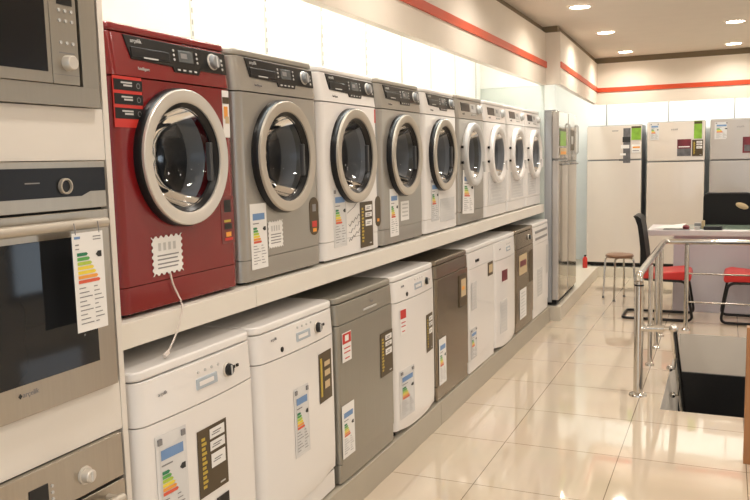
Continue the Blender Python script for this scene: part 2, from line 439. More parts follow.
def lean(o, z0=.690, z1=.845, d=.020):
    mt = o.matrix_basis; inv = mt.inverted()
    for v in o.data.vertices:
        c = mt @ v.co
        if c.z > z0 and c.x > -.35:
            c.x -= d*(c.z-z0)/(z1-z0); v.co = inv @ c
CONTROL = ('control_fascia', 'top_panel', 'control_strip', 'detergent_drawer', 'display', 'button', 'program_knob', 'brand_lettering', 'script_lettering')
ZS = 1.102
PITCH = .62
washers = []
WL = [
 ('dark red washing machine with chrome door ring and black panel, beside the built-in ovens', 'red', 'chrome', 'black'),
 ('silver washing machine with black panel, standing directly beside the red one', 'silver', 'champ', 'black'),
 ('white washing machine with black-bezelled door and two dark brown cards on its front', 'white', 'champ', 'black'),
 ('silver washing machine between two white ones, black-bezelled door and plain white card below it', 'silver', 'champ', 'black'),
 ('white black-bezelled washing machine between two silver ones, see-through energy label under its door', 'white', 'champ', 'black'),
 ('small-panelled silver washing machine with pale door ring and long white energy label hanging askew', 'silver', 'lgrey', 'light'),
 ('white pale-doored washing machine standing right after the last silver one', 'white', 'white', 'light'),
 ('white pale-doored washing machine, second from the tall fridges at the row end', 'white', 'white', 'light'),
 ('white washing machine at the far end of the shelf, next to the tall fridges', 'white', 'white', 'light'),
]
for i, (lab, paint, ring, style) in enumerate(WL):
    washers.append(make_washer((.012, .008+i*PITCH, ZS), lab, paint, ring, style, 'lgrey' if i == 0 else 'ink'))
    for o in washers[-1].children_recursive:
        if o.name.split('.')[0] in CONTROL: lean(o)
w0, w1, w2, w3, w4, w5, w6, w7, w8 = washers
e = .0005
# red machine
mb = MB(); mb.m('redst').box(e, e+.0008, .030, .150, .550, .694)
for i, z in enumerate((.655, .615, .575)):
    mb.m('panel').box(e+.0008, e+.0018, .034, .152, z, z+.030)
    mb.m('lgrey').rect(e+.0024, .072, .108, z+.011, z+.016); mb.rect(e+.0024, .062, .108, z+.019, z+.0235)
    mb.m('grey').lathe([(0, .008), (.0006, .008), (.0006, .006)], (e+.0019, .134, z+.015), 'x', 14)
mb.build('feature_sticker', w0, smooth=False)['label'] = 'red sticker with three black feature tabs'
plain_sticker(w0, 'picture_sticker', e, .552, .590, .530, .688, 'paper', (('brown', .0, 1, .72, .86), ('e4', .15, .75, .40, .66), ('beige', .3, .9, .3, .45)), label='white picture sticker at right of the door')
plain_sticker(w0, 'film_sticker', e, .515, .592, .168, .330, 'film', (('panel', .25, .75, .66, .92), ('yellow', .2, .7, .45, .50), ('panel', .22, .78, .30, .42), ('e4', .3, .7, .14, .24), ('redst', .2, .8, .06, .12)), label='transparent film card at lower right')
price_stamp(w0, .0022, .152, .297, .108, .228)
# first silver machine
energy(w1, e, .073, .183, .053, .293)
price_stamp(w1, .0022, .188, .296, .118, .222)
mb = MB(); mb.m('brown').prism_x([(.515+.040*(1+cos(a))*.99, .215+(.045 if sin(a) > 0 else -.045)+.034*sin(a)) for a in [2*pi*i/24 for i in range(24)]], e, e+.001)
mb.m('e4').rect(e+.0018, .540, .572, .150, .165); mb.m('redst').rect(e+.0018, .535, .575, .170, .195); mb.m('grey').rect(e+.0018, .540, .570, .235, .265)
mb.build('feature_card', w1, smooth=False)
# first white machine
energy(w2, e, .112, .240, .060, .322, 'clear')
brown_card(w2, e, .385, .528, .030, .246)
mb = MB(); mb.m('ink')
for k in range(3):
    mb.tube([(e+.0008, .262+.012*j, .075+.035*k+.05*(j/11)+.008*sin(j*2.1+k)) for j in range(11)], .0012, 5)
mb.tube([(e+.0008, .250, .205), (e+.0008, .32, .228), (e+.0008, .378, .262)], .0012, 5)
mb.build('script_sticker', w2)['label'] = 'thin handwriting-like grey lettering'
mb = MB(); mb.m('brown').prism_x([(.560+.034*(1+cos(a))*.97, .190+(.045 if sin(a) > 0 else -.045)+.03*sin(a)) for a in [2*pi*i/24 for i in range(24)]], e, e+.001)
mb.m('e4').rect(e+.0018, .580, .605, .140, .155); mb.build('feature_card', w2, smooth=False)
plain_sticker(w2, 'price_card', e, .578, .590, .62, .685, 'redst')
# second silver machine
energy(w3, e, .126, .240, .046, .292)
plain_sticker(w3, 'price_card', e, .272, .388, .118, .220, 'paper', tuple(('lgrey', .15, .85, a, a+.08) for a in (.2, .4, .6, .8)))
# second white machine
energy(w4, e, .120, .255, .075, .325, 'clear')
plain_sticker(w4, 'text_sticker', e, .28, .55, .06, .20, 'clear', LINES)
# third silver machine: long label hanging askew
mb = MB(); energy_mb(mb, 0, -.125, .125, -.285, 0, 'paper'); o = mb.build('energy_label', w5, smooth=False, loc=(.004, .225, .358)); o.rotation_euler = (radians(-3), 0, 0)
plain_sticker(w6, 'text_sticker', e, .09, .58, .095, .335, 'clear', LINES)
plain_sticker(w7, 'text_sticker', e, .12, .55, .11, .32, 'clear', LINES)
plain_sticker(w8, 'text_sticker', e, .10, .40, .11, .30, 'clear', LINES)

for w_ in washers:
    for o in w_.children:
        if o.name.split('.')[0] in ('energy_label', 'price_card', 'feature_card', 'text_sticker', 'script_sticker', 'feature_sticker', 'picture_sticker', 'film_sticker'):
            o.location.y -= .018
# security cord hanging from the stamp card of the red machine
mb = MB(); mb.m('lead')
def bez(pts, n=8):
    out = []
    P = [Vector(p) for p in pts]; P = [P[0]*2-P[1]]+P+[P[-1]*2-P[-2]]
    for i in range(1, len(P)-2):
        for k in range(n):
            t = k/n; a, b, c, d = P[i-1:i+3]
            out.append(.5*((2*b)+(-a+c)*t+(2*a-5*b+4*c-d)*t*t+(-a+3*b-3*c+d)*t**3))
    out.append(P[-2]); return out
cp = bez([(.006, .226, ZS+.110), (.007, .235, ZS+.075), (.014, .252, ZS+.032), (.046, .232, ZS+.008), (.049, .215, ZS-.03), (.050, .197, ZS-.062), (.052, .172, ZS-.09), (.055, .140, ZS-.118)])
cp = [p + Vector((.0135, -.010, 0)) if p.z > ZS+.02 else p + Vector((.006, -.008, 0)) for p in cp]
mb.tube(cp, .0028, 8)
mb.tube([cp[-1], cp[-1]+Vector((.001, -.018, -.006))], .0065, 8); mb.ball(cp[-1], .008)
tag(mb.build('security_cord'), 'thin pale cord dangling from the red washing machine over the shelf edge', 'cord')

# ------------------------------------------------------------------ shelf, plinths
for a, b, lab in ((-.066, .660, 'short cream shelf board carrying the red washing machine'), (.663, 5.565, 'long cream shelf board carrying the silver and white washing machines')):
    mb = MB(); mb.m('shelf').box(-.565, .040, a, b, ZS-.076, ZS-.0005)
    tag(mb.build('shelf_board', bevel=.003), lab, 'shelf')
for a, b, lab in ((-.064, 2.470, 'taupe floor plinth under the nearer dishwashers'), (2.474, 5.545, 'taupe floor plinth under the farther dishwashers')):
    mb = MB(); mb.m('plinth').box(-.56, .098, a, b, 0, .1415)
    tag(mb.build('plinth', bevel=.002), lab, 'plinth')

# ------------------------------------------------------------------ dishwashers
def make_dishwasher(loc, label, paint, W=.60, panel=.105, bow=.012, side=None, curved=True, knob=True, kick=True, disp=True, name='arçelik', vents=False, logo_y=.13):
    t = thing('dishwasher', loc, label, 'dishwasher', 'dishwashers along the floor')
    side = side or paint; r0 = .042 if curved else .025; H = .825; lid0 = .797
    b = MB(); b.m(side).box(-.55, -.052, .004, W-.004, .0, lid0-.002); b.build('body', t, bevel=.002)
    l = MB(); l.m(paint).prism_z(rprof(-.56, .001, -.001, W+.001, r0), lid0, H); l.build('top_panel', t, bevel=.007, segs=3)
    zp = lid0-.003-panel
    r = .042 if curved else .018
    c = MB(); c.m(paint).prism_z(rprof(-.05, .0, 0, W, r, bow=bow), zp+.0015, lid0-.003); cp_ = c.build('control_panel', t, bevel=.002)
    kz = .095 if kick else .012
    d = MB(); d.m(paint)
    if curved:
        # the door slab: bowed in plan and drawn in towards its bottom edge
        lev = [kz, kz+.02, kz+.07, kz+.16, zp-.0015]; ins = [.022, .012, .004, 0, 0]
        rings = []
        for z, s_ in zip(lev, ins):
            p = rprof(-.05, .0-s_*.3, 0, W, r, bow=bow*(1-s_*10))
            rings.append([d.bm.verts.new((x, y, z+(0.0 if z > kz+.01 else .032*abs(2*y/W-1)**3))) for x, y in p])
        for A, B in zip(rings, rings[1:]):
            n = len(A)
            for i in range(n): d.face([A[i], A[(i+1) % n], B[(i+1) % n], B[i]])
        d.face(rings[0][::-1]); d.face(rings[-1])
        d.build('door', t)
    else:
        d.prism_z(rprof(-.05, 0, 0, W, r, bow=bow), kz, zp-.0015); d.build('door', t, bevel=.002)
    if kick:
        k = MB(); k.m(paint).prism_z(rprof(-.50, -.006 if not curved else -.02, .002, W-.002, .012, bow=bow*.6), .008, kz-.004); k.build('kick_panel', t, bevel=.002)
    for fy in (.05, W-.05):
        q = MB(); q.m('blackmat').cyl((-.05, fy, 0), .02, 0, .014, 'z', 12); q.build('foot', t)
    fx = lambda y: bow*(1-(2*(y-r)/(W-2*r)-1)**2)
    zc = (zp+lid0)/2
    if knob:
        y = .425*W/.6; q = MB(); q.m('chrome').lathe([(0, .024), (.006, .024), (.008, .021)], (fx(y)-.001, y, zc+.002), 'x', 28)
        q.m('panel').lathe([(.004, .021), (.016, .019), (.019, .016), (.019, .0001)], (fx(y)-.001, y, zc+.002), 'x', 28)
        q.m('lgrey').box(fx(y)+.018, fx(y)+.0215, y-.003, y+.003, zc-.013, zc+.017); q.build('program_knob', t)
        for j in range(2):
            y = (.465+.022*j)*W/.6; q = MB(); q.m('panel').box(fx(y)-.002, fx(y)+.004, y-.006, y+.006, zc-.004, zc+.006); q.build('button', t, bevel=.001)
    if disp:
        y = .315*W/.6; q = MB(); q.m('lcd').box(fx(y)-.006, fx(y)+.002, y-.058, y+.050, zc-.022, zc+.012); q.m('white').rect(fx(y)+.0026, y-.045, y+.03, zc-.012, zc+.002); q.build('display', t, bevel=.002)
        for j in range(4):
            y = (.27+.035*j)*W/.6; q = MB(); q.m('lgrey').cyl((fx(y), y, zc+.032), .0045, -.003, .003, 'x', 10); q.build('button', t)
    if name:
        text('brand_lettering', name, .015, t, (fx(logo_y)+.0015, logo_y-.025, zc+.012 if panel > .12 else zc+.022), RX, 'ink')
    if vents:
        for j in range(2):
            q = MB(); q.m('grey').box(-.004, .0012+bow*.5, .06, W-.07, zc+.018-.06*j, zc+.040-.06*j); q.build('vent_slot', t, bevel=.002)
    for o in t.children:
        if o.name.split('.')[0] in ('control_panel', 'top_panel', 'program_knob', 'button', 'display', 'brand_lettering'): lean(o, .69, .825, .008)
    return t
XD, HP, Y0 = .095, .142, -.052
def dl(i): return (XD, Y0+i*PITCH, HP)
d1 = make_dishwasher(dl(0), 'white dishwasher with wide control panel below the red washing machine', 'white', panel=.130, side='whitegrey')
d2 = make_dishwasher(dl(1), 'white bow-fronted dishwasher standing right before the grey one, gold-brown card at upper right', 'white', side='whitegrey')
d3 = make_dishwasher(dl(2), 'plain flat grey dishwasher with faint handle lettering between two white dishwashers', 'greyinox', panel=.09, bow=.004, curved=False, knob=False, disp=False, name=None, side='fside')
d4 = make_dishwasher(dl(3), 'white bow-fronted dishwasher between the grey and the dark bronze one, red sticker at left', 'white', kick=False, side='whitegrey')
d5 = make_dishwasher(dl(4), 'dark bronze steel dishwasher with mirror-like door', 'bronze', panel=.075, bow=.003, curved=False, knob=False, disp=False, name=None, side='fside')
d6 = make_dishwasher(dl(5), 'flat white dishwasher right after the dark bronze one, two black buttons on its panel', 'white', bow=.003, curved=False, knob=False, disp=False, side='whitegrey', name=None)
d7 = make_dishwasher(dl(6), 'bow-fronted white dishwasher just before the small bronze one at the far end', 'white', panel=.13, side='whitegrey', knob=False, bow=.018, kick=False)
d8 = make_dishwasher(dl(7), 'bronze steel dishwasher between two white ones at the far end', 'bronze', panel=.12, bow=.003, curved=False, disp=False, name=None)
d9 = make_dishwasher(dl(8), 'white dishwasher with two grey slots on top, last in the row beside the tall fridges', 'white', panel=.15, bow=.003, curved=False, knob=False, disp=False, name=None, vents=True, side='whitegrey')
def wrap(o, bow, W=.60, r=.042):
    for v in o.data.vertices:
        v.co.x += bow*(1-(2*(v.co.y-r)/(W-2*r)-1)**2)
    return o
def rel(i, y0, y1, z0, z1): return (y0-Y0-i*PITCH, y1-Y0-i*PITCH, z0-HP, z1-HP)
wrap(energy(d1, .0016, *rel(0, .010, .140, .46, .765), base='clear'), .012)
wrap(brown_card(d1, .0016, *rel(0, .190, .345, .505, .722), boxes=((.80, .95, .40), (.62, .76, .40), (.36, .57, .42))), .012)
wrap(plain_sticker(d1, 'feature_card', .0016, *rel(0, .275, .345, .40, .475), 'panel'), .012)
wrap(energy(d2, .0016, *rel(1, .785, .895, .418, .688), base='clear'), .012)
wrap(plain_sticker(d2, 'feature_card', .0016, *rel(1, .992, 1.115, .57, .774), 'brown', (('yellow', .1, .24, .12, .9), ('beige', .4, .85, .70, .80), ('beige', .4, .85, .50, .62), ('beige', .4, .8, .25, .4)), label='gold-brown feature card'), .012)
mb = MB(); mb.m('panel').cyl((.004, .155, .717), .010, -.003, .004, 'x', 16); mb.build('button', d2)
energy(d3, .0035, *rel(2, 1.198, 1.318, .26, .495))
plain_sticker(d3, 'warning_sticker', .0035, *rel(2, 1.218, 1.307, .682, .810), 'paper', (('redst', .04, .96, .62, .97), ('paper', .3, .7, .70, .90), ('redst', .25, .75, .1, .14), ('redst', .15, .85, .3, .34), ('redst', .15, .85, .45, .49)))
brown_card(d3, .0045, *rel(2, 1.617, 1.765, .510, .722))
mb = MB(); mb.m('lgrey').box(.001, .0042, .255, .400, .727, .735); mb.m('ink').rect(.0048, .33, .36, .752, .762); mb.build('handle_lettering', d3)
wrap(energy(d4, .0016, *rel(3, 1.855, 2.030, .225, .478), base='clear'), .012)
wrap(plain_sticker(d4, 'warning_sticker', .0016, *rel(3, 1.872, 1.942, .662, .792), 'paper', (('redst', .04, .96, .62, .97), ('redst', .25, .75, .1, .14), ('redst', .15, .85, .3, .34), ('redst', .15, .85, .45, .49))), .012)
wrap(brown_card(d4, .0016, *rel(3, 2.228, 2.345, .488, .697)), .012)
mb = MB(); mb.m('panel').cyl((.006, .155, .717), .011, -.003, .004, 'x', 16); mb.build('button', d4)
energy(d5, .0033, *rel(4, 2.448, 2.573, .24, .511))
plain_sticker(d5, 'leaflet_holder', .0033, *rel(4, 2.825, 2.970, .630, .828), 'brown', (('beige', .25, .9, .3, .85), ('e4', .35, .7, .5, .62)), th=.004)
for yy in (.155, .20):
    mb = MB(); mb.m('panel').box(0, .006, yy-.014, yy+.014, .722, .740); mb.build('button', d6, bevel=.001)
plain_sticker(d6, 'feature_card', .0033, *rel(5, 3.47, 3.60, .73, .825), 'brown', (('beige', .2, .9, .2, .8),))
energy(d6, .0033, *rel(5, 3.065, 3.195, .24, .44), base='clear')
plain_sticker(d6, 'text_sticker', .0033, *rel(5, 3.09, 3.20, .56, .74), 'clear', LINES)
wrap(plain_sticker(d7, 'warning_sticker', .0016, .14, .27, .50, .58, 'redpic'), .018)
wrap(plain_sticker(d7, 'text_sticker', .0016, .10, .26, .12, .36, 'clear', LINES), .018)
plain_sticker(d8, 'feature_card', .0033, .08, .34, .46, .62, 'beige', (('redpic', .1, .9, .4, .7),))
plain_sticker(d8, 'leaflet_holder', .0033, .42, .56, .36, .62, 'brown')
plain_sticker(d8, 'energy_label', .0033, .10, .32, .10, .34, 'paper', LINES)
plain_sticker(d9, 'text_sticker', .0033, .12, .32, .18, .42, 'clear', LINES)
plain_sticker(d9, 'feature_card', .0033, .48, .58, .34, .60, 'lgrey')

# ------------------------------------------------------------------ oven housing and built-in appliances
XC, XA = .075, .090
kA = (1.5784-XA)/(1.5784-.055)
my = lambda y: -1.712+(y+1.712)*kA
mz = lambda z: 1.542+(z-1.542)*kA
cab = thing('oven_cabinet', (0, 0, 0), 'tall cream cabinet housing the microwave and two ovens at the near end', 'cabinet')
CR, CL = -.069, -.735
mb = MB(); mb.m('cab').box(-.56, XC, CR-.020, CR, 0, 2.30); mb.build('side_panel', cab, bevel=.001)
mb = MB(); mb.m('cab').box(-.56, XC, CL, CL+.020, 0, 2.30); mb.build('side_panel', cab, bevel=.001)
AL, AR = my(-.675), my(-.083)+.007
for a, b in ((mz(1.560), mz(1.696)), (mz(.809), mz(.946)), (0, mz(.22)), (mz(2.09), 2.30)):
    mb = MB(); mb.m('cab').box(-.54, XC-.002, CL+.021, CR-.021, a, b); mb.build('filler_panel', cab, bevel=.001)
mb = MB(); mb.m('cab').box(-.56, -.545, CL+.021, CR-.021, .02, 2.29); mb.build('back_panel', cab)

def appliance(name, z0, z1, label, cat):
    t = thing(name, (XA, AL, mz(z0)), label, cat)
    mb = MB(); mb.m('grey').box(-.58, -.02, .055, AR-AL-.055, .02, mz(z1)-mz(z0)-.02); mb.build('body', t)
    return t, (lambda y: my(y)-AL), (lambda z: mz(z)-mz(z0))
# microwave
t, ly, lz = appliance('microwave', 1.698, 2.085, 'built-in steel microwave with black glass door at the top of the cabinet', 'microwave')
WA = AR-AL
mb = MB(); mb.m('inoxv'); zt = lz(2.085)
mb.box(-.018, 0, 0, WA, 0, lz(1.748)); mb.box(-.018, 0, 0, WA, lz(2.03), zt); mb.box(-.018, 0, ly(-.133), WA, lz(1.748), lz(2.03)); mb.box(-.018, 0, 0, ly(-.60), lz(1.748), lz(2.03))
mb.build('frame', t, bevel=.0008)
mb = MB(); mb.m('blackmat').box(-.06, -.014, ly(-.60), ly(-.132), lz(1.745), lz(2.035)); mb.build('recess', t)
mb = MB(); mb.m('inoxv').box(-.012, .004, ly(-.599), ly(-.2365), lz(1.750), lz(2.028)); dr = mb.build('door', t, bevel=.0015)
mb = MB(); mb.m('mglass').box(.002, .0052, ly(-.585), ly(-.250), lz(1.777), lz(2.015)); mb.build('door_glass', dr, bevel=.001)
mb = MB(); mb.m('inoxv').box(-.012, .004, ly(-.2345), ly(-.147), lz(1.750), lz(2.028)); mb.m('ink').rect(.0046, ly(-.233), ly(-.148), lz(1.7725), lz(1.7738)); cpn = mb.build('control_panel', t, bevel=.0015)
mb = MB(); mb.m('panel').box(.003, .0052, ly(-.210), ly(-.160), lz(1.945), lz(1.98)); mb.build('display', cpn)
for z in (1.931, 1.906, 1.852):
    for y in (-.205, -.185, -.165):
        mb = MB(); mb.m('lgrey').cyl((.003, ly(y), lz(z)), .0042, 0, .004, 'x', 12); mb.build('button', cpn)
mb = MB(); mb.m('chrome').lathe([(0, .019), (.018, .0175), (.021, .015), (.021, .0001)], (.004, ly(-.186), lz(1.803)), 'x', 28); mb.build('knob', cpn)
mb = MB(); mb.m('ink').rect(.0046, ly(-.212), ly(-.160), lz(1.826), lz(1.829)); mb.build('lettering', cpn, smooth=False)

# upper oven
t, ly, lz = appliance('oven', .948, 1.558, 'built-in steel oven with black glass strip and hanging energy label, under the microwave', 'oven')
oven_t, oly, olz = t, ly, lz
mb = MB(); mb.m('inox').box(-.018, 0, 0, WA, lz(1.436), lz(1.558)); mb.build('control_panel', t, bevel=.0012)
mb = MB(); mb.m('black').prism_x([(.004, lz(1.469)), (ly(-.165), lz(1.469)), (ly(-.135), lz(1.480)), (WA-.003, lz(1.480)), (WA-.003, lz(1.542)), (.004, lz(1.542))], -.002, .002)
mb.m('ink').rect(.0026, ly(-.345), ly(-.30), lz(1.505), lz(1.508)); g = mb.build('glass_strip', t)
mb = MB(); mb.m('champ').lathe([(0, .020), (.009, .0195), (.010, .016), (.004, .0145)], (.002, ly(-.222), lz(1.496)), 'x', 30); mb.m('black').lathe([(.004, .015), (.004, .0001)], (.002, ly(-.222), lz(1.496)), 'x', 30); mb.build('knob', t)
mb = MB(); mb.m('blackmat').box(-.05, -.012, .008, WA-.008, lz(1.425), lz(1.442)); mb.build('vent_gap', t)
mb = MB(); mb.m('inox').box(-.018, .002, 0, WA, lz(.948), lz(1.430)); dr = mb.build('door', t, bevel=.002)
mb = MB(); mb.m('ovenglass').box(0, .0035, .03, ly(-.140), lz(1.028), lz(1.366))
mb.m('grey')
for i in range(6): mb.rect(.0042, ly(-.192), ly(-.186), lz(1.33-.045*i), lz(1.335-.045*i))
mb.build('door_glass', dr, bevel=.001)
mb = MB(); mb.m('champ'); H0 = lz(1.399)
mb.tube([(.040, .06, H0), (.040, WA-.050, H0)], .0130, 14)
for y in (.075, WA-.065): mb.tube([(.0, y, H0), (.040, y, H0)], .010, 10)
mb.build('door_handle', dr)
text('brand_lettering', 'arçelik', .018, dr, (.0024, ly(-.372), lz(1.004)), RX, 'ink')
mb = MB(); yy, zz = ly(-.404), lz(1.0035); mb.m('inkd').poly([(.0028, yy-.006, zz), (.0028, yy, zz-.007), (.0028, yy+.006, zz), (.0028, yy, zz+.007)]); mb.build('logo', dr, smooth=False)
# energy label hanging from the oven handle
kL = (1.5784-.140)/(1.5784-.085)
ly0, ly1 = -1.727+(-.229+1.712)*kL, -1.727+(-.123+1.712)*kL
lz0, lz1 = 1.542+(1.125-1.542)*kL, 1.542+(1.378-1.542)*kL
mb = MB(); energy_mb(mb, .1465, ly0, ly1, lz0, lz1, 'paper', full=True)
mb.m('ink')
for y in (ly0+.012, ly1-.012): mb.tube([(.1470, y, lz1-.004), (.1475, y, lz1+.008), (.1445, y, mz(1.399)+.006)], .0012, 6)
tag(mb.build('hanging_energy_label', smooth=False), 'white energy label with coloured bars hanging from the handle of the upper oven', 'label')

# lower oven
t, ly, lz = appliance('oven', .225, .807, 'lower built-in steel oven, cut off by the frame, with a silver knob and dark display', 'oven')
mb = MB(); mb.m('inox').box(-.018, 0, 0, WA, lz(.684), lz(.807)); mb.build('control_panel', t, bevel=.0015)
mb = MB(); mb.m('chrome').lathe([(0, .024), (.005, .023), (.006, .019), (.022, .017), (.025, .014), (.025, .0001)], (0, ly(-.218), lz(.737)), 'x', 30)
mb.m('lgrey').box(.024, .0265, ly(-.221), ly(-.215), lz(.737)-.012, lz(.737)+.012); mb.build('knob', t)
mb = MB(); mb.m('panel').box(-.001, .0025, ly(-.40), ly(-.341), lz(.705), lz(.764)); mb.build('display', t, bevel=.001)
for z in (.752, .735, .718):
    mb = MB(); mb.m('lgrey').cyl((0, ly(-.328), lz(z)), .004, 0, .003, 'x', 12); mb.build('button', t)
mb = MB(); mb.m('lgrey').cyl((0, ly(-.414), lz(.735)), .004, 0, .003, 'x', 12); mb.build('button', t)
mb = MB(); mb.m('blackmat').box(-.05, -.012, .006, WA-.006, lz(.672), lz(.688)); mb.build('vent_gap', t)
mb = MB(); mb.m('inox').box(-.018, .002, 0, WA, 0, lz(.676)); dr = mb.build('door', t, bevel=.002)
mb = MB(); mb.m('ovenglass').box(0, .0035, .05, WA-.05, .08, lz(.60)); mb.build('door_glass', dr)
mb = MB(); mb.m('champ'); H0 = lz(.645); mb.tube([(.040, .06, H0), (.040, WA-.050, H0)], .0130, 14)
for y in (.075, WA-.065): mb.tube([(0, y, H0), (.040, y, H0)], .010, 10)
mb.build('door_handle', dr)

# ------------------------------------------------------------------ fridges
def make_fridge(loc, rz, label, group, front, side, W, H, split, name='arçelik', bowf=.012):
    t = thing('refrigerator', loc, label, 'refrigerator', group, rz)
    b = MB(); b.m(side).box(-.60, -.062, 0.006, W-.006, .03, H-.012); b.build('cabinet', t, bevel=.004)
    b = MB(); b.m(side).box(-.60, -.03, .004, W-.004, H-.011, H); b.build('top_cover', t, bevel=.003)
    for nm, a, c in (('lower_door', .055, split-.012), ('upper_door', split+.006, H-.013)):
        d = MB(); d.m(front).prism_z(rprof(-.058, 0, 0, W, .016, bow=bowf), a, c); o = d.build(nm, t, bevel=.004)
        if front == 'mirror':
            o.data.materials.append(M['fsilver'])
            for f in o.data.polygons:
                if abs(f.normal.y) > .30: f.material_index = 1
    d = MB(); d.m('grey').box(-.05, -.004, .01, W-.01, split-.011, split+.005); d.build('handle_recess', t)
    d = MB(); d.m('blackmat').box(-.55, -.02, .01, W-.01, .012, .054); d.build('kick_grille', t)
    for fy in (.06, W-.06):
        q = MB(); q.m('blackmat').cyl((-.09, fy, 0), .022, 0, .03, 'z', 12); q.build('foot', t)
    if name: text('brand_lettering', name, .030, t, (bowf+.002, W*.48, H-.10), RX, 'ink')
    return t
YB = 8.50
gB = 'refrigerators along the back wall'
fA = make_fridge((-.037, YB, .130), -pi/2, 'white two-door fridge in the left back corner, behind the wooden stool', gB, 'fwhite', 'fside', .657, 1.775, 1.345, None)
fB = make_fridge((.682, YB, .132), -pi/2, 'white fridge in the middle of the back row, dark red picture on it', gB, 'fwhite', 'fside', .657, 1.793, 1.312)
fC = make_fridge((1.392, YB, .132), -pi/2, 'silver two-door fridge behind the black chair, cut off by the right edge', gB, 'fsilver', 'fside', .68, 1.800, 1.315)
k = .0122
def fs(t, x0): return lambda a, b, c, d: (a-x0, b-x0, c-.131, d-.131)
r = fs(fA, -.037)
plain_sticker(fA, 'picture_card', .0095, *r(.355, .490, 1.435, 1.862), 'darkpic', (('paper', .1, .9, .42, .52), ('paper', .1, .6, .22, .28), ('inkd', .3, 1, .60, .75)))
plain_sticker(fA, 'picture_card', .0085, *r(.499, .612, 1.715, 1.882), 'green', (('brown', 0, 1, .86, 1),), label='green picture card')
plain_sticker(fA, 'feature_card', .0085, *r(.505, .612, 1.56, 1.66), 'paper', (('e4', .1, .9, .55, .75), ('ink', .1, .8, .2, .3)))
plain_sticker(fA, 'logo', .0115, *r(.27, .345, 1.828, 1.838), 'ink')
r = fs(fB, .682)
energy(fB, .007, *r(.717, .822, 1.703, 1.905), base='clear')
plain_sticker(fB, 'picture_card', .0095, *r(1.215, 1.303, 1.705, 1.915), 'green', (('brown', 0, 1, .84, .97),), label='green picture card')
plain_sticker(fB, 'picture_card', .0125, *r(1.030, 1.185, 1.503, 1.703), 'redpic', (('paper', .1, .9, .52, .58), ('darkpic', 0, 1, 0, .45)), label='dark red picture card')
brown_card(fB, .0105, *r(1.197, 1.318, 1.500, 1.692))
r = fs(fC, 1.392)
energy(fC, .008, *r(1.440, 1.588, 1.690, 1.890), base='clear')
plain_sticker(fC, 'picture_card', .0125, *r(1.745, 1.92, 1.523, 1.710), 'redpic', (('darkpic', .1, .9, .1, .5),), label='dark picture card')
gT = 'tall steel refrigerators on the left'
aT = radians(1.4)
fT1 = make_fridge((.160, 5.640, .135), aT, 'tall steel fridge standing directly beside the last washing machine', gT, 'mirror', 'fside', .545, 1.83, 1.375, None, bowf=.004)
fT2 = make_fridge((.147, 6.200, .135), aT, 'tall steel fridge farther along the left wall, behind another steel fridge', gT, 'mirror', 'fside', .560, 1.83, 1.355, None, bowf=.004)
plain_sticker(fT1, 'picture_card', .0045, .06, .40, 1.50, 1.66, 'green', (('brown', 0, 1, .85, 1),), label='green picture card')
plain_sticker(fT1, 'feature_card', .0045, .06, .42, 1.415, 1.48, 'beige', (('e4', .1, .9, .1, .5),))
plain_sticker(fT2, 'picture_card', .0045, .10, .36, 1.46, 1.66, 'brown', (('lgrey', .2, .7, .3, .7),))
for t_ in (fT1, fT2):
    mb = MB(); mb.m('grey').tube([(.0, .44, 1.325), (.03, .44, 1.325), (.03, .18, 1.325), (.0, .18, 1.325)], .009, 8); mb.build('door_handle', t_)
    mb = MB(); mb.m('lgrey').tube([(.004, .5, 1.42), (.022, .5, 1.44), (.022, .5, 1.70), (.004, .5, 1.72)], .008, 8); mb.build('door_handle', t_)
# plinths under the fridges
mb = MB(); mb.m('plinthw').prism_z([(-.565, 5.60), (.190, 5.60), (.115, 8.47), (-.565, 8.47)], 0, .133)
tag(mb.build('plinth', bevel=.002), 'pale floor plinth under the tall steel fridges', 'plinth')
mb = MB(); mb.m('plinthw').box(-.565, 4.6, 8.472, 9.15, 0, .130)
tag(mb.build('plinth', bevel=.002), 'pale floor plinth under the back row of fridges', 'plinth')
# slim red thing in the corner
mb = MB(); mb.m('redst').lathe([(0, .0001), (0, .028), (.004, .030), (.115, .030), (.135, .020), (.140, .010), (.160, .010), (.160, .0001)], (-.02, 8.30, .1335), 'z', 20)
mb.m('blackmat').box(-.03, -.005, 8.285, 8.315, .280, .295)
tag(mb.build('red_canister'), 'small slim red object on the plinth in the back left corner', 'canister')

# ------------------------------------------------------------------ desk, chairs, stool
t = thing('desk', (0, 0, 0), 'white desk with pale lavender front panel behind the stair railing', 'desk')
mb = MB(); mb.m('desk').box(.885, 2.6, 6.36, 7.00, .745, .800); mb.build('desktop', t, bevel=.004)
mb = MB(); mb.m('deskp').box(1.125, 2.5, 6.42, 6.45, 0, .744); mb.build('front_panel', t, bevel=.002)
mb = MB(); mb.m('desk').box(1.125, 1.155, 6.452, 6.95, 0, .744); mb.build('side_panel', t, bevel=.002)
mb = MB(); mb.m('desk').box(2.47, 2.50, 6.452, 6.95, 0, .744); mb.build('side_panel', t, bevel=.002)
mb = MB(); mb.m('greenglass').box(1.15, 2.55, 6.50, 6.97, .8005, .8065)
tag(mb.build('glass_sheet', bevel=.001), 'greenish glass sheet lying on the white desk', 'glass')
ZT = .8005
mb = MB()      # tray with papers
mb.m('grey').box(1.03, 1.27, 6.375, 6.485, ZT, ZT+.008); o = mb.build('tray', bevel=.003)
tag(o, 'grey flat tray on the left part of the desk', 'tray')
mb = MB(); mb.m('paper'); 
mb.poly([(.93, 6.40, ZT+.004), (1.20, 6.40, ZT+.010), (1.235, 6.47, ZT+.050), (1.0, 6.49, ZT+.018)]); mb.poly([(.93, 6.40, ZT+.001), (1.0, 6.49, ZT+.015), (1.235, 6.47, ZT+.047), (1.20, 6.40, ZT+.0085)])
for z in (.0,):
    pass
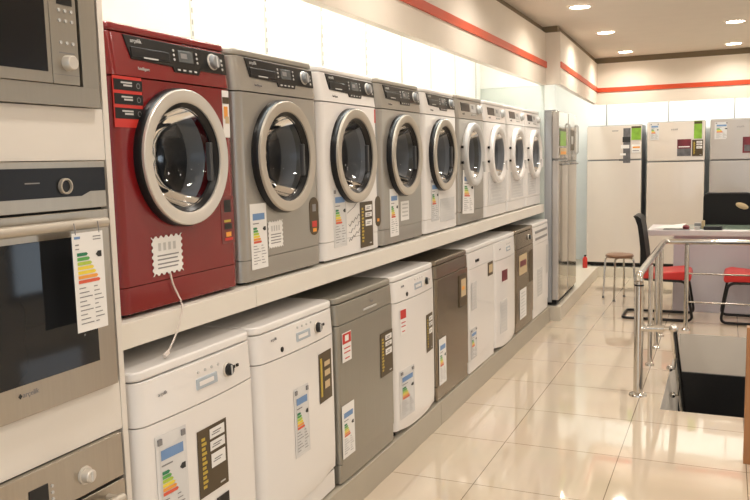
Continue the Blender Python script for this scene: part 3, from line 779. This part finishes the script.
o = mb.build('paper_sheet', smooth=False, loc=(0, 0, .010)); tag(o, 'pale paper curling over the grey tray on the desk', 'paper')
mb = MB(); mb.m('redpic').lathe([(0, .0001), (0, .028), (.02, .034), (.035, .024), (.042, .0001)], (1.235, 6.43, ZT+.0085), 'z', 16)
tag(mb.build('red_bundle'), 'small dark red object on the edge of the grey tray', 'object')
mb = MB(); mb.m('grey').box(1.305, 1.365, 6.53, 6.58, ZT+.0065, ZT+.055); mb.m('lgrey').box(1.31, 1.36, 6.535, 6.575, ZT+.055, ZT+.060)
tag(mb.build('small_box', bevel=.003), 'small grey box on the desk beside the tray', 'box')
mb = MB(); mb.m('beige').cyl((1.385, 6.56, ZT+.0065), .016, 0, .075, 'z', 14); tag(mb.build('small_jar', bevel=.003), 'small beige upright jar on the desk beside the grey box', 'jar')
mb = MB(); mb.m('lgrey').lathe([(0, .0001), (0, .024), (.03, .030), (.032, .028), (.006, .022), (.006, .0001)], (1.335, 6.44, ZT), 'z', 20); tag(mb.build('small_dish'), 'small pale dish at the front of the desk', 'dish')
mb = MB(); mb.m('black').box(1.390, 1.560, 6.42, 6.485, ZT, ZT+.034); mb.m('grey').rect(1.5605, 6.43, 6.47, ZT+.01, ZT+.02)
tag(mb.build('black_case', bevel=.010, segs=3), 'low black case lying on the desk in front of the black chair', 'case')

def bent(pts, rad, n=6):
    P = [Vector(p) for p in pts]; out = [P[0]]
    for a, b, c in zip(P, P[1:], P[2:]):
        u = (a-b).normalized(); w = (c-b).normalized()
        d = min(rad, (a-b).length*.49, (c-b).length*.49)
        p0, p2 = b+u*d, b+w*d
        for i in range(n+1):
            s = i/n; out.append((1-s)**2*p0+2*s*(1-s)*b+s*s*p2)
    out.append(P[-1]); return out
def make_chair(loc, rz, label):
    """cantilever chair that faces local +X: seat .44 deep, .42 wide"""
    t = thing('cantilever_chair', loc, label, 'chair', 'red cantilever chairs at the desk', rz)
    for s in (-1, 1):
        y = .205*s
        mb = MB(); mb.m('black').tube(bent([(-.365, 0, .013), (-.365, y, .013), (.255, y, .013), (.195, y, .375), (-.19, y, .385)], .06), .0125, 10)
        mb.build('frame', t)
    mb = MB(); mb.m('black').tube([(.10, -.205, .372), (.10, .205, .372)], .010, 8); mb.tube([(-.12, -.205, .374), (-.12, .205, .374)], .010, 8); mb.build('cross_bar', t)
    # seat: waterfall front, slight dish
    mb = MB(); mb.m('seatred'); rows = []
    prof = [(-.225, .395), (-.20, .388), (.17, .385), (.225, .378), (.238, .405), (.225, .452), (.17, .470), (.0, .452), (-.19, .448), (-.225, .430)]
    a = [mb.bm.verts.new((x, -.215, z)) for x, z in prof]; b = [mb.bm.verts.new((x, .215, z)) for x, z in prof]
    n = len(prof)
    for i in range(n): mb.face([a[i], a[(i+1) % n], b[(i+1) % n], b[i]])
    mb.face(a[::-1]); mb.face(b); mb.build('seat', t, bevel=.012, segs=3)
    # back: thin black shell, curved
    mb = MB(); mb.m('blackmat')
    pr = [(-.195, .39), (-.190, .47), (-.178, .56), (-.185, .66), (-.200, .78), (-.215, .88), (-.234, .945), (-.258, .970)]
    th = [.028, .030, .028, .024, .022, .022, .026, .020]
    L = []; 
    for (x, z), h in zip(pr, th): L.append((x, z, h))
    cols = [[], []]
    for k_, s in enumerate((-1, 1)):
        for x, z, h in L: cols[k_].append((mb.bm.verts.new((x-h, .20*s, z)), mb.bm.verts.new((x+h, .20*s, z))))
    A, B = cols
    for i in range(len(L)-1):
        mb.face([A[i][0], A[i+1][0], B[i+1][0], B[i][0]]); mb.face([A[i][1], B[i][1], B[i+1][1], A[i+1][1]])
        mb.face([A[i][0], A[i][1], A[i+1][1], A[i+1][0]]); mb.face([B[i][0], B[i+1][0], B[i+1][1], B[i][1]])
    mb.face([A[0][0], B[0][0], B[0][1], A[0][1]]); mb.face([A[-1][0], A[-1][1], B[-1][1], B[-1][0]])
    mb.build('backrest', t, bevel=.006)
    return t
make_chair((1.075, 6.09, 0), 0, 'red-seated black chair seen side-on, nearest the wooden stool, tall curved black back')
make_chair((1.815, 6.09, 0), pi, 'red-seated black chair facing the other one, cut off at the right edge')

t = thing('stool', (.56, 6.92, 0), 'backless stool with round brown wooden seat and thin steel legs', 'stool')
mb = MB(); mb.m('woodseat').lathe([(.452, .0001), (.452, .130), (.458, .142), (.470, .146), (.484, .140), (.490, .128), (.490, .0001)], (0, 0, 0), 'z', 36); mb.build('seat', t)
for i in range(4):
    a = pi/4+.6+i*pi/2
    mb = MB(); mb.m('steel').tube(bent([(.05*cos(a), .05*sin(a), .445), (.150*cos(a), .150*sin(a), .445), (.172*cos(a), .172*sin(a), .012)], .035), .0105, 10)
    lg = mb.build('leg', t)
    mb = MB(); mb.m('grey').cyl((.172*cos(a), .172*sin(a), 0), .014, 0, .020, 'z', 12); mb.build('rubber_foot', lg)

# black office chair behind the desk
t = thing('office_chair', (1.60, 7.50, 0), 'wide black padded chair with rounded back standing behind the white desk', 'chair')
mb = MB(); mb.m('blackmat'); pts = []
hw, z0_, z1_, rr = .235, .55, 1.122, .055
for cx_, cz_, a0 in ((hw-rr, z1_-rr, 0), (-hw+rr, z1_-rr, pi/2), (-hw+rr, z0_+rr, pi), (hw-rr, z0_+rr, 1.5*pi)):
    for i in range(7): a = a0+pi/2*i/6; pts.append((cx_+rr*cos(a), cz_+rr*sin(a)))
a = [mb.bm.verts.new((x, -.30, z)) for x, z in pts]; b = [mb.bm.verts.new((x, -.225, z)) for x, z in pts]
for i in range(len(pts)): mb.face([a[i], a[(i+1) % len(pts)], b[(i+1) % len(pts)], b[i]])
mb.face(a); mb.face(b[::-1]); mb.build('backrest', t, bevel=.02, segs=3)
mb = MB(); mb.m('blackmat').box(-.24, .24, -.22, .25, .43, .52); mb.build('seat', t, bevel=.03, segs=3)
mb = MB(); mb.m('black').box(-.03, .03, -.24, -.10, .40, .60); mb.build('back_support', t, bevel=.005)
mb = MB(); mb.m('grey').cyl((0, 0, 0), .028, .09, .43, 'z', 16); mb.build('column', t)
for i in range(5):
    a = 2*pi*i/5+.3
    mb = MB(); mb.m('black').tube([(0, 0, .10), (.26*cos(a), .26*sin(a), .07)], .018, 8); sp = mb.build('base_spoke', t)
    mb = MB(); mb.m('blackmat').lathe([(-.012, .0001), (-.012, .028), (.012, .028), (.012, .0001)], (.26*cos(a), .26*sin(a), .028), 'y', 16); mb.build('caster', sp)
mb = MB(); mb.m('beige')
mb.lathe([(-.012, .0001), (-.010, .026), (.0, .040), (.010, .026), (.012, .0001)], (0, 0, 0), 'y', 16)  # flattened beige shape of unknown kind against the backrest
o = mb.build('beige_patch'); o.location = (1.735, 7.1865, .985); o.scale = (1.6, 1, .75); o.rotation_euler = (0, radians(20), 0)
tag(o, 'small beige rounded patch on the front of the black padded chair', 'cloth')

# wooden furniture at the right edge
t = thing('wooden_panel', (1.690, 2.44, 0), 'orange-brown wooden standing panel at the right edge in front of the stairwell', 'panel')
mb = MB(); mb.m('wood').box(0, .66, .012, .048, .012, .672); mb.build('board', t, bevel=.002)
for a_, b_ in ((0, .045), (.615, .66)):
    mb = MB(); mb.m('wood').box(a_-.001, b_+.001, 0, .060, 0, .690); mb.build('upright', t, bevel=.003)
mb = MB(); mb.m('wood').box(.046, .614, .004, .056, .673, .689); mb.build('top_rail', t, bevel=.003)

# ------------------------------------------------------------------ stair opening and railing
SX0, SX1, SY0, SY1 = 1.245, 2.60, 3.19, 5.38
t = thing('stair_railing', (0, 0, 0), 'polished steel tube railing around the stairwell with a corner above the desk front', 'railing')
def post(x, y, h, r, nm='post', fl=True):
    mb = MB(); mb.m('steel').cyl((x, y, 0), r, 0, h, 'z', 18)
    if fl: mb.lathe([(0, r*2.0), (.010, r*1.9), (.018, r*1.25), (.022, r)], (x, y, 0), 'z', 18)
    return mb.build(nm, t)
post(1.092, 3.446, .755, .0285)
mb = MB(); mb.m('panel').cyl((1.092, 3.446, 0), .0300, .712, .722, 'z', 18); mb.build('post_ring', t)
RZ = .775
for y in (4.23, 4.785, 5.22): post(1.098, y, RZ-.03, .0165, 'baluster')
post(1.285, 5.54, RZ-.02, .0185, 'baluster'); post(2.05, 5.54, RZ-.02, .0185, 'baluster')
mb = MB(); mb.m('steel').tube(bent([(1.092, 3.420, .740), (1.092, 3.446, .785), (1.098, 5.565, RZ), (2.6, 5.545, RZ+.010)], .045), .0240, 14); mb.build('handrail', t)
for z in (.50, .250):
    mb = MB(); mb.m('steel').tube([(1.285, 5.54, z), (2.6, 5.54, z)], .0075, 8); mb.build('rod', t)
mb = MB(); mb.m('steel').tube([(1.105, 3.446, .440), (1.245, 3.446, .446)], .0235, 12); mb.build('bracket', t)
mb = MB(); mb.m('steel').tube([(1.24, 3.446, .446), (1.30, 3.446, .447)], .012, 10); mb.ball((1.300, 3.446, .447), .030); mb.build('ball_joint', t)
mb = MB(); mb.m('steel').tube([(1.300, 3.446, .440), (1.320, 4.95, -.68)], .0230, 12); mb.build('stair_handrail', t)
for y in (3.75, 4.15, 4.6):
    f = (y-3.446)/(4.95-3.446); x = 1.30+.02*f; z = .44-1.12*f
    mb = MB(); mb.m('steel').tube([(SX0+.001, y, z-.10), (x-.01, y, z-.10), (x, y, z)], .009, 8); mb.ball((SX0+.02, y, z-.10), .022); mb.build('wall_bracket', t)

# ------------------------------------------------------------------ room shell
X1, YN, YF, ZC = 4.8, -4.2, 9.18, 2.71
mb = MB(); mb.m('floor')
xs, ys = [-.62, SX0, SX1, X1], [YN, SY0, SY1, YF]
for i in range(3):
    for j in range(3):
        if i == 1 and j == 1: continue
        mb.poly([(xs[i], ys[j], 0), (xs[i+1], ys[j], 0), (xs[i+1], ys[j+1], 0), (xs[i], ys[j+1], 0)])
struct(mb.build('floor', smooth=False))
ZB = -2.4
for nm, pts in (('wall_stairwell_left', [(SX0, SY0, 0), (SX0, SY1, 0), (SX0, SY1, ZB), (SX0, SY0, ZB)]), ('wall_stairwell_right', [(SX1, SY0, 0), (SX1, SY1, 0), (SX1, SY1, ZB), (SX1, SY0, ZB)]),
                ('wall_stairwell_back', [(SX0, SY1, 0), (SX1, SY1, 0), (SX1, SY1, ZB), (SX0, SY1, ZB)]), ('wall_stairwell_front', [(SX0, SY0, -.16), (SX1, SY0, -.16), (SX1, SY0, ZB), (SX0, SY0, ZB)])):
    mb = MB(); mb.m('wallc').poly(pts); struct(mb.build(nm, smooth=False))
mb = MB(); mb.m('granite').box(SX0, SX1, SY1-.03, SY1-.001, ZB, -.33); struct(mb.build('trim_1', smooth=False))
mb = MB(); mb.m('granite')
for i in range(8):
    y = SY0+.004+.265*i; mb.box(SX0+.002, SX1-.002, y, y+.262, ZB, -.17*(i+1)-.01)
o = struct(mb.build('floor_stair_steps', smooth=False))
mb = MB(); mb.m('wallw').poly([(-.57, YN, 0), (-.57, YF, 0), (-.57, YF, ZC+.3), (-.57, YN, ZC+.3)]); struct(mb.build('wall_left', smooth=False))
mb = MB(); mb.m('wallw').poly([(-.57, YF, 0), (X1, YF, 0), (X1, YF, ZC+.3), (-.57, YF, ZC+.3)]); struct(mb.build('wall_back', smooth=False))
mb = MB(); mb.m('wallc')
for a_, b_, c_, d_ in ((YN, 3.6, 0, ZC+.3), (4.5, YF, 0, ZC+.3), (3.6, 4.5, 0, .3), (3.6, 4.5, 2.3, ZC+.3)): mb.poly([(X1, a_, c_), (X1, b_, c_), (X1, b_, d_), (X1, a_, d_)])
struct(mb.build('wall_right', smooth=False))
mb = MB(); mb.m('grey')
for y in (3.6, 4.5): mb.box(X1-.02, X1+.04, y-.03, y+.03, .3, 2.3)
for z in (.3, 2.3): mb.box(X1-.021, X1+.041, 3.57, 4.53, z-.03, z+.03)
struct(mb.build('unseen_window_2', smooth=False))  # out of view, added to give the oven glass its bluish reflections
WX0, WX1, WZ0, WZ1 = .15, 4.3, .35, 2.45
mb = MB(); mb.m('wallc')
for a_, b_, c_, d_ in ((-.57, WX0, 0, ZC+.3), (WX1, X1, 0, ZC+.3), (WX0, WX1, 0, WZ0), (WX0, WX1, WZ1, ZC+.3)): mb.poly([(a_, YN, c_), (b_, YN, c_), (b_, YN, d_), (a_, YN, d_)])
struct(mb.build('wall_near', smooth=False))
mb = MB(); mb.m('grey')
for x in (WX0, 2.6, WX1): mb.box(x-.03, x+.03, YN-.04, YN+.02, WZ0, WZ1)
mb.box(.62, 1.0, YN-.04, YN+.02, WZ0, WZ1)
for z in (WZ0, WZ1): mb.box(WX0-.03, WX1+.03, YN-.041, YN+.021, z-.03, z+.03)
struct(mb.build('unseen_window_1', smooth=False))  # frame added behind the camera, out of view, for bluish reflections
mb = MB(); mb.m('ceil').box(-.57, X1, YN, YF, ZC, ZC+.05); struct(mb.build('ceiling', smooth=False))
n = 2
def trim(mb, smooth=False, bevel=0):
    global n
    o = struct(mb.build('trim_%d' % n, smooth=smooth, bevel=bevel)); n += 1; return o
# bulkheads (boards hung in front of the lamp coves) with red bands and brown shadow gaps
mb = MB(); mb.m('bulk').box(0, .05, YN, 5.598, 2.187, 2.655); trim(mb)
mb = MB(); mb.m('redtrim').box(.05, .062, YN, 5.598, 2.342, 2.395); trim(mb)
mb = MB(); mb.m('slot').box(-.02, .020, YN, 5.62, 2.655, ZC); trim(mb)
mb = MB(); mb.m('bulk')
a = [(.182, 5.60), (.112, 8.30), (.062, 8.30), (.132, 5.63), (.01, 5.63), (.01, 5.60)]
zz = lambda y: 2.19-.035*(y-5.6)/2.7
def slab(mb, pts, z0f, z1f):
    lo = [mb.bm.verts.new((x, y, z0f(y))) for x, y in pts]; hi = [mb.bm.verts.new((x, y, z1f(y))) for x, y in pts]
    for i in range(len(pts)): j = (i+1) % len(pts); mb.face([lo[i], lo[j], hi[j], hi[i]])
    mb.face(lo[::-1]); mb.face(hi)
slab(mb, a, zz, lambda y: 2.655-.012*(y-5.6)/2.7); trim(mb)
mb = MB(); mb.m('redtrim'); slab(mb, [(.182, 5.602), (.112, 8.288), (.122, 8.288), (.192, 5.602)], lambda y: zz(y)+.148, lambda y: zz(y)+.200); trim(mb)
mb = MB(); mb.m('slot').prism_z([(.152, 5.61), (.082, 8.33), (.045, 8.33), (.112, 5.61)], 2.642, ZC); trim(mb)
mb = MB(); mb.m('wallw').box(-.568, .009, 5.600, 5.622, 2.19, 2.655); trim(mb)
mb = MB(); mb.m('endp').box(-.568, .035, 5.604, 5.622, .15, 2.1895); trim(mb)
mb = MB(); mb.m('slot').box(.021, .118, 5.612, 5.64, 2.655, ZC); trim(mb)
mb = MB(); mb.m('bulk').box(.112, X1, 8.30, 8.35, 2.150, 2.642); trim(mb)
mb = MB(); mb.m('redtrim').box(.122, X1, 8.288, 8.30, 2.297, 2.350); trim(mb)
mb = MB(); mb.m('slot').box(.08, X1, 8.33, 8.37, 2.642, ZC); trim(mb)
# slotted shelf rails on the lit wall
for i in range(-2, 9):
    y = 1.179+.6105*i
    mb = MB(); mb.m('standard').box(-.5695, -.5655, y-.009, y+.009, .98, 2.70)
    if 0 <= i <= 3:
        mb.m('slotd'); z = 1.90
        while z < 2.66: mb.rect(-.5650, y-.005, y+.005, z, z+.022); z += .05
    else: mb.m('slotd').rect(-.5650, y-.0025, y+.0025, 1.9, 2.69)
    trim(mb)
for y in (6.05, 6.9, 7.75):
    mb = MB(); mb.m('standard').box(-.5695, -.5655, y-.008, y+.008, 1.0, 2.70); trim(mb)
for x in (.11, .882, 1.655, 2.43, 3.2):
    mb = MB(); mb.m('slotd').box(x-.008, x+.008, 9.174, 9.1795, 1.0, 2.70); trim(mb)

# ------------------------------------------------------------------ lamps
WARM = (1.0, .93, .84); COOL = (.95, 1.0, .97)
def area(name, loc, rot, sx, sy, power, col, spread=pi, shape='RECTANGLE'):
    l = bpy.data.lights.new(name, 'AREA'); l.shape = shape; l.size = sx
    if shape == 'RECTANGLE': l.size_y = sy
    l.energy = power; l.color = col; l.spread = spread
    o = bpy.data.objects.new(name, l); COL.objects.link(o); o.location = loc; o.rotation_euler = rot
    return o
proto = None
LX = [.49, 1.62, 2.75, 3.9]; LY = [7.85, 6.25, 4.78, 3.2, 1.65, .1, -1.45, -3.0]
LLAB = {(0, 0): 'round recessed ceiling lamp in the back left corner of the ceiling', (0, 1): 'round recessed ceiling lamp, middle one of the left line of three',
        (0, 2): 'round recessed ceiling lamp at the top edge, nearest of the left line', (1, 0): 'round recessed ceiling lamp at right, nearer the back bulkhead', (1, 1): 'round recessed ceiling lamp at right, nearer the top edge'}
for i, x in enumerate(LX):
    for j, y in enumerate(LY):
        if (i, j) in LLAB:
            if proto is None:
                proto = thing('ceiling_light', (x, y, ZC), LLAB[(i, j)], 'ceiling lamp', 'round recessed ceiling lamps')
                mb = MB(); mb.m('trimwhite').lathe([(-.001, .098), (-.007, .094), (-.008, .080), (-.003, .076)], (0, 0, 0), 'z', 36); mb.build('trim_ring', proto)
                mb = MB(); mb.m('lamp').disc((0, 0, -.003), .076, 'z', 32); mb.build('lens', proto, smooth=False)
            else:
                c = proto.copy(); COL.objects.link(c); c.location = (x, y, ZC); c['label'] = LLAB[(i, j)]
                for ch in proto.children:
                    q = ch.copy(); COL.objects.link(q); q.parent = c
        area('downlight', (x, y, ZC-.012), (0, 0, 0), .15, .15, 7, WARM, radians(150), 'DISK')
area('cove_tube', (-.06, .75, 2.60), (0, radians(-40), 0), .06, 9.5, 78, COOL)
area('cove_tube', (-.02, 6.95, 2.58), (0, radians(-40), 0), .06, 2.4, 22, COOL)
area('cove_tube', (2.3, 8.42, 2.58), (radians(40), 0, 0), 4.6, .06, 46, (1, .98, .9))

area('added_daylight', (X1+.06, 4.05, 1.3), (0, radians(90), 0), 2.0, .9, 16, (.74, .87, 1.0))  # added cool light from the unseen side opening, mirrored in the oven glass
area('added_daylight', (2.22, YN-.06, 1.4), (radians(90), 0, 0), 4.15, 2.1, 50, (.74, .87, 1.0))  # added cool light from behind the camera, turns reflections and edges bluish
w = bpy.data.worlds.new('world'); scene.world = w; w.use_nodes = True
w.node_tree.nodes['Background'].inputs['Color'].default_value = (.9, .85, .8, 1); w.node_tree.nodes['Background'].inputs['Strength'].default_value = .15

# ------------------------------------------------------------------ camera
cd = bpy.data.cameras.new('camera'); co = bpy.data.objects.new('camera', cd); COL.objects.link(co); scene.camera = co
F, YAW, PIT, ROL = 784.13, radians(24.1661), radians(6.52), radians(-1.4006)
cd.sensor_width = 36; cd.lens = F/750*36; cd.clip_start = .05
fw = Vector((-sin(YAW)*cos(PIT), cos(YAW)*cos(PIT), -sin(PIT))); r0 = Vector((cos(YAW), sin(YAW), 0)); u0 = r0.cross(fw)
rt = r0*cos(ROL)+u0*sin(ROL); up = -r0*sin(ROL)+u0*cos(ROL)
co.matrix_world = Matrix(((rt.x, up.x, -fw.x, 1.5784), (rt.y, up.y, -fw.y, -1.7121), (rt.z, up.z, -fw.z, 1.5418), (0, 0, 0, 1)))
vs = scene.view_settings
scene.view_settings.view_transform = 'Standard'; vs.look = 'None'; vs.gamma = 1; vs.exposure = -0.13; vs.use_curve_mapping = False
scene.display_settings.display_device = 'sRGB'
